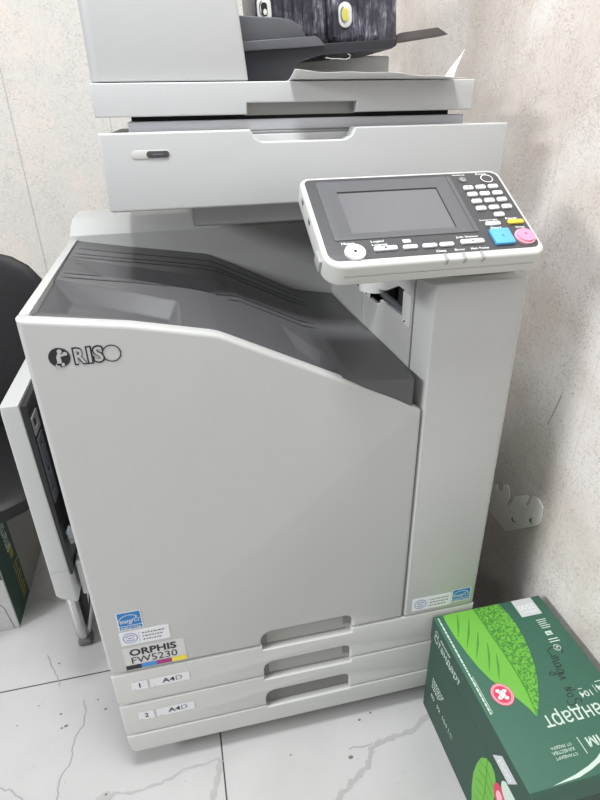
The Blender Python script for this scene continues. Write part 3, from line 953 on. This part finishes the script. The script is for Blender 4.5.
pack(.541, .674, (.5705, 1.3990), 'black pack in clear film at the tray end, yellow-centred seal', True)

# ------------------------------------------------------------------ loose paper
def sheet(name, grid, label, th=.0006):
    n, m_ = len(grid), len(grid[0])
    vs = [p for row in grid for p in row]; fs = []
    for i in range(n - 1):
        for j in range(m_ - 1): fs.append([i * m_ + j, i * m_ + j + 1, (i + 1) * m_ + j + 1, (i + 1) * m_ + j])
    mb = MB(); mb.add(vs, fs, 'paper')
    o = mb.build(name, loc=((grid[0][0][0] + grid[-1][-1][0]) / 2, (grid[0][0][1] + grid[-1][-1][1]) / 2, grid[-1][0][2]))
    s = o.modifiers.new('s', 'SOLIDIFY'); s.thickness = th; s.offset = 1
    o['label'] = label; o['category'] = 'paper'
    return o
g = []
for i in range(13):
    t = i / 12
    row = []
    for j in range(33):
        u = j / 32
        x = .432 + .285 * u - .006 * (1 - t)
        y = .205 + .19 * t
        lip = 1.2990 - .0115 * u - .0014 * sin(u * 9) + .0008 * sin(u * 23 + 1)
        k = max(0.0, 1 - t / .30)
        z = 1.2874 + (lip - 1.2874) * k ** 1.2
        row.append((x, y, z))
    g.append(row)
sheet('paper_sheet', g, 'white paper sheet hanging over the front edge of the scanner lid')
g = []
for i in range(9):
    t = i / 8
    row = []
    for j in range(5):
        u = j / 4
        row.append((.7235 + .003 * u * (1 - t) + .017 * t ** 1.3, .275 + .05 * u * (1 - .9 * t), 1.2872 + .045 * t - .004 * u * t))
    g.append(row)
sheet('curled_paper', g, 'small curled white paper corner standing at the right end of the lid')
# thin pale string under the feeder tray
mb = MB()
pts = [(.505, .318, 1.3235), (.515, .316, 1.3215), (.528, .315, 1.3215), (.540, .315, 1.3205), (.547, .315, 1.3225), (.549, .316, 1.3265), (.545, .318, 1.3285)]
mb.tube(pts, .0008, 'recess', 8)
o = mb.build('wire_hook', sc)

# ------------------------------------------------------------------ wall bracket
br = thing('wall_bracket', 'grey metal bracket with two hook slots screwed to the right wall', 'bracket', (XW - .002, .14, .40))
mb = MB()
bp = [(0.2664, 0.3891), (0.237, 0.4086), (0.2308, 0.3961), (0.21, 0.4112), (0.2131, 0.427), (0.1963, 0.4389), (0.1894, 0.4329), (0.181, 0.4124), (0.1869, 0.389), (0.1829, 0.3866), (0.1772, 0.39), (0.1719, 0.4036), (0.1648, 0.4192), (0.1665, 0.4253), (0.1466, 0.4432), (0.126, 0.4597), (0.1165, 0.4634), (0.1161, 0.4502), (0.1215, 0.4363), (0.1183, 0.4336), (0.1125, 0.438), (0.1074, 0.4525), (0.1072, 0.4632), (0.1026, 0.4749), (0.0846, 0.4801), (0.0652, 0.4704), (0.0618, 0.4359), (0.0671, 0.4223), (0.1091, 0.3776), (0.1718, 0.316), (0.2477, 0.3194)]
mb.extr(LEFT(XW), [[(-y, z) for y, z in bp]], .001, .004, 'steel', .0006)
mb.build('bracket_plate', br)
for y, z in ((.1495, .3715), (.0890, .4170)):
    s = MB()
    s.cyl((XW - .004, y, z), (XW - .008, y, z), .0075, 'chrome', .0045, 18)
    s.line(LEFT(XW - .0081), [(-y - .003, z), (-y + .003, z)], .0014, 'ink_black', .0002)
    s.build('screw', br)

# ------------------------------------------------------------------ green carton in front, at the right wall
BX0, BX1, BY0, BY1, BH = .657, .908, -.357, -.003, .285
car = thing('paper_carton', 'dark green paper carton with a big leaf print, on the floor by the printer', 'carton', ((BX0 + BX1) / 2, (BY0 + BY1) / 2, 0))
mb = MB()
mb.box(BX0 + .0015, BX1 - .0015, BY0 + .0015, BY1 - .0015, .0, BH - .045, 'green_shaded', .002)
SL = LEFT(BX0 + .0015)
for k in range(4):                                           # small print on the side
    x = .034
    while x < .085 - .006 * k:
        d = random.uniform(.003, .008); mb.rect(SL, x, .126 - .009 * k, x + d, .130 - .009 * k, 'pale', .0005); x += d + .002
mb.text(SL, '80', .036, .070, .052, .082, 'pale', .0005)
mb.text(SL, '92', .064, .070, .080, .082, 'pale', .0005)
mb.text(SL, '104', .092, .070, .114, .082, 'pale', .0005)
mb.rect(SL, .121, .068, .1222, .084, 'pale', .0005)
mb.text(SL, 'C', .128, .070, .138, .082, 'pale', .0005)
lf = [(.236, .02), (.226, .06), (.222, .10), (.226, .14), (.234, .172), (.247, .192), (.262, .200), (.275, .195), (.284, .180), (.288, .15), (.290, .10), (.288, .05), (.28, .02)]
mb.poly(SL, lf, 'leaf', .0005)
mb.line(SL, [(.250, .198), (.262, .12), (.268, .02)], .002, 'leaf_vein', .0008)
for k in range(6):
    z = .17 - .026 * k
    mb.line(SL, [(.254 + .002 * k, z), (.232 + .001 * k, z - .012)], .0018, 'leaf_vein', .0008)
    mb.line(SL, [(.256 + .002 * k, z), (.282, z - .010)], .0018, 'leaf_vein', .0008)
mb.ell(SL, .298, .168, .018, .024, 'badge_red', .0009)
mb.ell(SL, .300, .165, .010, .014, 'badge_pink', .0012)
mb.ell(SL, .330, .205, .034, .026, 'pale', .0013)
mb.build('carton_body', car)
# lid
mb = MB()
LB = BH - .062
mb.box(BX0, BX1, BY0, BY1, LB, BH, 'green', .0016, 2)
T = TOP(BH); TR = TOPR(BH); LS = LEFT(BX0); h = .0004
mb.poly(LS, [(-BY1 + .001, LB + .001), (-BY0 - .001, LB + .001), (-BY0 - .001, BH - .002), (-BY1 + .001, BH - .002)], 'green_shaded', .0002)  # left side of the lid recoloured darker, its shading painted in
leaf = [(.6785, -.0055), (.700, -.0045), (.755, -.0045), (.8085, -.0045), (.815, -.030), (.8165, -.062), (.813, -.095), (.806, -.128), (.796, -.160), (.782, -.190), (.764, -.220), (.742, -.249),
        (.737, -.232), (.728, -.212), (.714, -.188), (.699, -.163), (.690, -.135), (.6835, -.100), (.6785, -.060), (.6770, -.025)]
mid = [(.7500, -.0045), (.7515, -.040), (.7530, -.085), (.7545, -.125), (.7545, -.165), (.7515, -.205), (.742, -.249)]
left = leaf[:3]; right = leaf[2:12]
mb.poly(T, [leaf[0], leaf[1]] + mid + leaf[12:], 'leaf', h)
mb.poly(T, [mid[0]] + right[1:] + mid[1:-1][::-1], 'leaf_spk', h)
mb.line(T, mid, [.0035, .0032, .003, .0028, .0024, .002, .001], 'leaf_vein', h * 2)
for k in range(7):
    y = -.012 - .030 * k
    xm = interp([(0, .75), (.085, .753), (.165, .7545), (.249, .742)], -y)
    w = .050 - .0055 * k
    p = [(xm, y - .012), (xm + w * .5, y + .002), (xm + w * .98, y + .028)]
    p = [q for q in p if q[1] < -.006]
    if len(p) > 1: mb.line(T, p, .0016, 'leaf_vein', h * 2)
for p, q in [((0.709, -0.01), (0.685, -0.062)), ((0.728, -0.026), (0.69, -0.09)), ((0.73, -0.06), (0.697, -0.115)), ((0.735, -0.089), (0.707, -0.147)), ((0.739, -0.116), (0.716, -0.166))]:
    mb.line(T, [p, ((p[0] + q[0]) / 2 + .0015, (p[1] + q[1]) / 2), q], [.0012, .0042, .0012], 'leaf_vein', h * 2)
mb.ell(T, .7045, -.1965, .0208, .0222, 'badge_red', h * 2)
mb.ring(T, .7045, -.1965, .0196, .0210, .0040, 'badge_pink', h * 3)
mb.ring(T, .7045, -.1965, .0180, .0194, .0010, 'badge_red', h * 3.5)
mb.ell(T, .7045, -.1965, .0060, .0075, 'ink_white', h * 3)
for a in range(4):
    t = a * pi / 2 + .6
    mb.ell(T, .7045 + .0085 * cos(t), -.1965 + .0095 * sin(t), .0045, .0035, 'ink_white', h * 3, 16)
mb.rect(T, .8385, -.0490, .8860, -.0045, 'tag_grey', h)
mb.text(TR, '2500', -.8810, .0200, -.8440, .0330, 'ink_white', h * 2, .02)
mb.rect(TR, -.880, .0370, -.850, .0385, 'ink_white', h * 2); mb.rect(TR, -.880, .0405, -.860, .0415, 'ink_white', h * 2)
# handling marks
for k in range(5): mb.rect(T, .862, -.0640 - .0050 * k, .884 - .002 * (k % 3), -.0622 - .0050 * k, 'pale', h)
mb.rect(T, .862, -.1015, .876, -.0920, 'pale', h)
mb.rect(T, .8645, -.0995, .8735, -.0985, 'green', h * 2); mb.rect(T, .8645, -.0965, .8735, -.0955, 'green', h * 2)
for k in range(2): mb.rect(T, .858, -.1120 - .006 * k, .880, -.1098 - .006 * k, 'pale', h)
mb.ring(T, .8640, -.1310, .0075, .0070, .0014, 'pale', h); mb.rect(T, .861, -.1335, .867, -.1285, 'pale', h)
# handwriting in dark pen along the lid
def pen(strokes, s0, t0, size, drift):
    """cursive strokes in reading space: s along the line (towards the viewer), t up (to the right)"""
    for st in strokes:
        p = [Vector(q) for q in st]
        pts = []
        for i in range(len(p) - 1):
            a, b, c, d = p[max(i - 1, 0)], p[i], p[i + 1], p[min(i + 2, len(p) - 1)]
            for k in range(6):
                t = k / 6
                pts.append(.5 * ((2 * b) + (c - a) * t + (2 * a - 5 * b + 4 * c - d) * t * t + (3 * b - a - 3 * c + d) * t ** 3))
        pts.append(p[-1])
        mb.line(T, [(t0 + q.y * size - drift * q.x * size, s0 - q.x * size) for q in pts], .0016, 'ink_black', h)
pen([[(.9, 1.75), (.6, 2.0), (.1, 1.5), (-.1, .7), (.15, .1), (.6, .05), (1.0, .3)],
     [(1.15, .9), (1.1, .1), (1.15, .8), (1.4, .95), (1.4, .1), (1.45, .8), (1.7, .95), (1.75, .1), (1.95, .2)],
     [(2.6, .8), (2.3, .95), (2.05, .5), (2.2, .1), (2.5, .4), (2.6, .9), (2.6, .2), (2.8, .15)],
     [(3.35, .8), (3.1, .95), (2.9, .5), (3.05, .1), (3.3, .4), (3.4, .9), (3.4, -.6), (3.2, -1.0), (3.0, -.6), (3.5, .2)],
     [(3.6, .9), (3.6, .2), (3.8, .15), (4.1, .9), (4.1, .2), (4.35, .2)],
     [(5.3, .1), (5.35, 1.0), (5.6, .2), (5.7, 1.2), (5.75, 1.3)],
     [(6.2, .8), (5.95, .6), (6.1, .1), (6.4, .3), (6.35, .8), (6.15, .8)],
     [(7.3, 1.5), (6.9, 1.5), (6.8, .8), (7.15, .8), (7.35, .3), (7.1, -.2), (6.7, -.1)]], -.130, .842, .0155, .26)
mb.text(TR, 'A4', -.908 + .001, .2190, -.8800, .2300, 'pale', h, .01)
mb.rect(TR, -.8770, .2175, -.8758, .2330, 'pale', h)
mb.text(TR, '104', -.8660, .2245, -.8420, .2360, 'pale', h, .01)
mb.rect(TR, -.8990, .2125, -.8850, .2140, 'pale', h); mb.rect(TR, -.8530, .2185, -.8450, .2198, 'pale', h)
mb.word(TR, 'Стандарт', -.9060, .2500, .1580 / 4.58, .038, 'pale', h)
mb.text(TR, 'ИМ', -.8330, .3000, -.7975, .3160, 'pale', h, .025)
mb.rect(TR, -.7865, .2960, -.7850, .3240, 'pale', h)
for k, wd in enumerate(('СТАНДАРТ', 'КАЧЕСТВА', 'ОТ ЛИДЕРА')):
    b = .3005 + .0083 * (2 - k)
    mb.text(TR, wd, -.7700, b, -.7290 - .002 * (k == 2), b + .0055, 'pale', h, .01)
sw = [(.700, -.3552), (.744, -.3485), (.775, -.3410), (.796, -.3335), (.809, -.3265), (.850, -.3010), (.9070, -.2550), (.9070, -.2700), (.855, -.3130), (.812, -.3350), (.797, -.3405), (.775, -.3475), (.749, -.3535)]
mb.poly(T, sw, 'pale', h)
# printed rule along the top left edge
x = -.010
while x > -.225:
    d = random.uniform(.004, .011); mb.rect(T, .6640, x - d, .6672, x, 'pale', h); x -= d + .0014
mb.rect(T, .6690, -.2250, .6700, -.1500, 'pale', h)
# words on the lid's left side
mb.ring(LS, .030, .262, .0075, .0070, .0016, 'pale', .0006); mb.text(LS, 'snow', .046, .260, .090, .2665, 'pale', .0006, .02)
for w_ in (): pass
mb.word(LS, 'Стандарт', .020, .2370, .115 / 4.58, .027, 'pale', .0006)
mb.poly(LS, [(.262, .229), (.284, .262), (.330, .262), (.312, .229)], 'tag_grey', .0006)
mb.text(LS, '2500', .276, .238, .316, .252, 'ink_white', .0009, .01)
mb.build('carton_lid', car)

# ------------------------------------------------------------------ second carton under the chair
c2 = thing('paper_carton', 'white and green paper carton on the floor under the black chair', 'carton', (-.45, .62, 0))
mb = MB()
x0, x1, y0, y1, hh = -.585, -.323, .454, .785, .380
mb.box(x0, x1, y0, y1, 0, hh, 'cardgrey', .003, 2)
P = Plane((0, y0, 0), (1, 0, 0), (0, 0, 1))
mb.poly(P, [(x0, .200), (-.40, .190), (-.345, .186), (-.324, .178), (-.324, hh), (x0, hh)], 'green', .0006)
mb.line(P, [(-.58, .105), (-.37, .105), (-.352, .098), (-.343, .080), (-.335, .004)], .0022, 'ink_grey', .0006)
RS = RIGHT(x1)
mb.rect(RS, y0 + .004, .004, .585, hh - .002, 'green_shaded', .0006)
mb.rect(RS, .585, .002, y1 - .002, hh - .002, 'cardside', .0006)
SM = Plane((x1, 0, 0), (0, 0, 1), (0, -1, 0))
mb.text(SM, 'smartist', .200, -.560, .305, -.518, 'pale', .0012, .01)
mb.rect(RS, .540, .170, .565, .215, 'gold', .001)
for k in range(9): mb.rect(RS, .535, .03 + .014 * k, .565 + .006 * (k % 3), .036 + .014 * k, 'gold', .001)
mb.build('carton_body', c2)

# ------------------------------------------------------------------ black chair on a chrome sled frame
ch = thing('visitor_chair', 'black padded chair on a chrome sled frame beside the printer', 'chair', (-.37, .6, 0))
def cushion(mtx, sx, sy, sz, seg=10, p=3.2):
    bm = bmesh.new(); bmesh.ops.create_uvsphere(bm, u_segments=40, v_segments=24, radius=1)
    for v in bm.verts:
        x, y, z = v.co
        def s(a, e): return math.copysign(abs(a) ** e, a)
        k = max(abs(x) ** p + abs(y) ** p, 1e-9) ** (1 / p)
        r = math.hypot(x, y)
        f = r / k if k > 1e-6 else 1
        v.co = Vector((x * f * sx, y * f * sy, s(z, .55) * sz))
    mb = MB(); mb.bm(bm, 'leather', mtx); return mb
cushion(Matrix.Translation((-.385, .59, .440)) @ Matrix.Rotation(radians(0), 4, 'X'), .235, .245, .044).build('seat', ch)
cushion(Matrix.Translation((-.365, .80, .705)) @ Matrix.Rotation(radians(-100), 4, 'X') , .245, .240, .034).build('backrest', ch)
for x in (-.142, -.610):
    mb = MB()
    r = .0145
    pts = [(x, .82, .62), (x, .80, .55), (x, .74, .46), (x, .55, .415), (x, .42, .405), (x, .385, .39), (x, .368, .37), (x, .360, .33), (x, .356, .20), (x, .353, .08), (x, .356, .050), (x, .368, .032), (x, .40, .026), (x, .5, .0255), (x, .7, .0255), (x, .82, .0255)]
    mb.tube(pts, r, 'chrome', 16, 1.5)
    leg = mb.build('leg', ch)
    for ya, yb in ((.338, .400), (.78, .82)):
        mb = MB(); mb.box(x - .014, x + .022 * (1 if x > -.4 else .6), ya + .008, yb - .015, .0, .024, 'rubber', .008); mb.build('foot_pad', leg)
    s_ = 1 if x > -.4 else -1
    mb = MB(); mb.tube([(x + s_ * .008, .372, .020), (x + s_ * .030, .392, .10), (x + s_ * .040, .42, .20), (x + s_ * .046, .46, .40)], .0085, 'chrome', 12)
    mb.build('brace', leg)
    mb = MB(); mb.extr(Plane((0, .372, 0), (1, 0, 0), (0, 0, 1)), [[(x + s_ * .004, .026), (x + s_ * .030, .11), (x + s_ * .036, .19), (x - s_ * .004, .19)]], 0, .004, 'black', .0005)
    mb.build('leg_web', leg, label='black web between the leg tubes')
mb = MB(); mb.tube([(-.610, .55, .412), (-.142, .55, .412)], .010, 'chrome', 12); mb.build('cross_bar', ch)
mb = MB(); mb.tube([(-.610, .80, .0165), (-.142, .80, .0165)], .010, 'chrome', 12)
mb.build('cross_bar', ch)

# ------------------------------------------------------------------ light
def area(name, loc, size, energy, col=(.965, .98, 1), rot=(0, 0, 0)):
    l = bpy.data.lights.new(name, 'AREA'); l.shape = 'SQUARE'; l.size = size; l.energy = energy; l.color = col
    o = bpy.data.objects.new(name, l); COL.objects.link(o); o.location = loc; o.rotation_euler = rot
    return o
area('ceiling_lamp', (.15, -.22, 2.7), .4, 43)
area('ceiling_lamp', (-1.0, -3.4, 2.7), .6, 20)
area('ceiling_lamp', (-4.0, -1.3, 2.7), 1.5, 410)
w = bpy.data.worlds.new('World'); S.world = w
w.use_nodes = True
bg = w.node_tree.nodes['Background']
bg.inputs['Color'].default_value = (.96, .98, 1.0, 1)
bg.inputs['Strength'].default_value = .24

# ------------------------------------------------------------------ camera
cam = bpy.data.cameras.new('camera'); co = bpy.data.objects.new('camera', cam); COL.objects.link(co)
F = Vector((0.18745031835022702, 0.8666278507651334, -0.4624051756075015))
Rr = Vector((0.9750574134657652, -0.22112458578849178, -0.019156147977078694))
U = Vector((0.11885040427297813, 0.44728076846436593, 0.8864617846055611))
mtx = Matrix((Rr, U, -F)).transposed().to_4x4()
mtx.translation = Vector((0.21557283527364582, -0.7548606484261325, 1.2434702971032838))
co.matrix_world = mtx
cam.sensor_fit = 'VERTICAL'; cam.sensor_height = 24.0; cam.lens = 554.21 / 800 * 24.0
cam.clip_start = .01
S.camera = co
S.view_settings.view_transform = 'Standard'
S.view_settings.look = 'None'
S.view_settings.gamma = 1
S.view_settings.use_curve_mapping = False
S.view_settings.exposure = 0.0
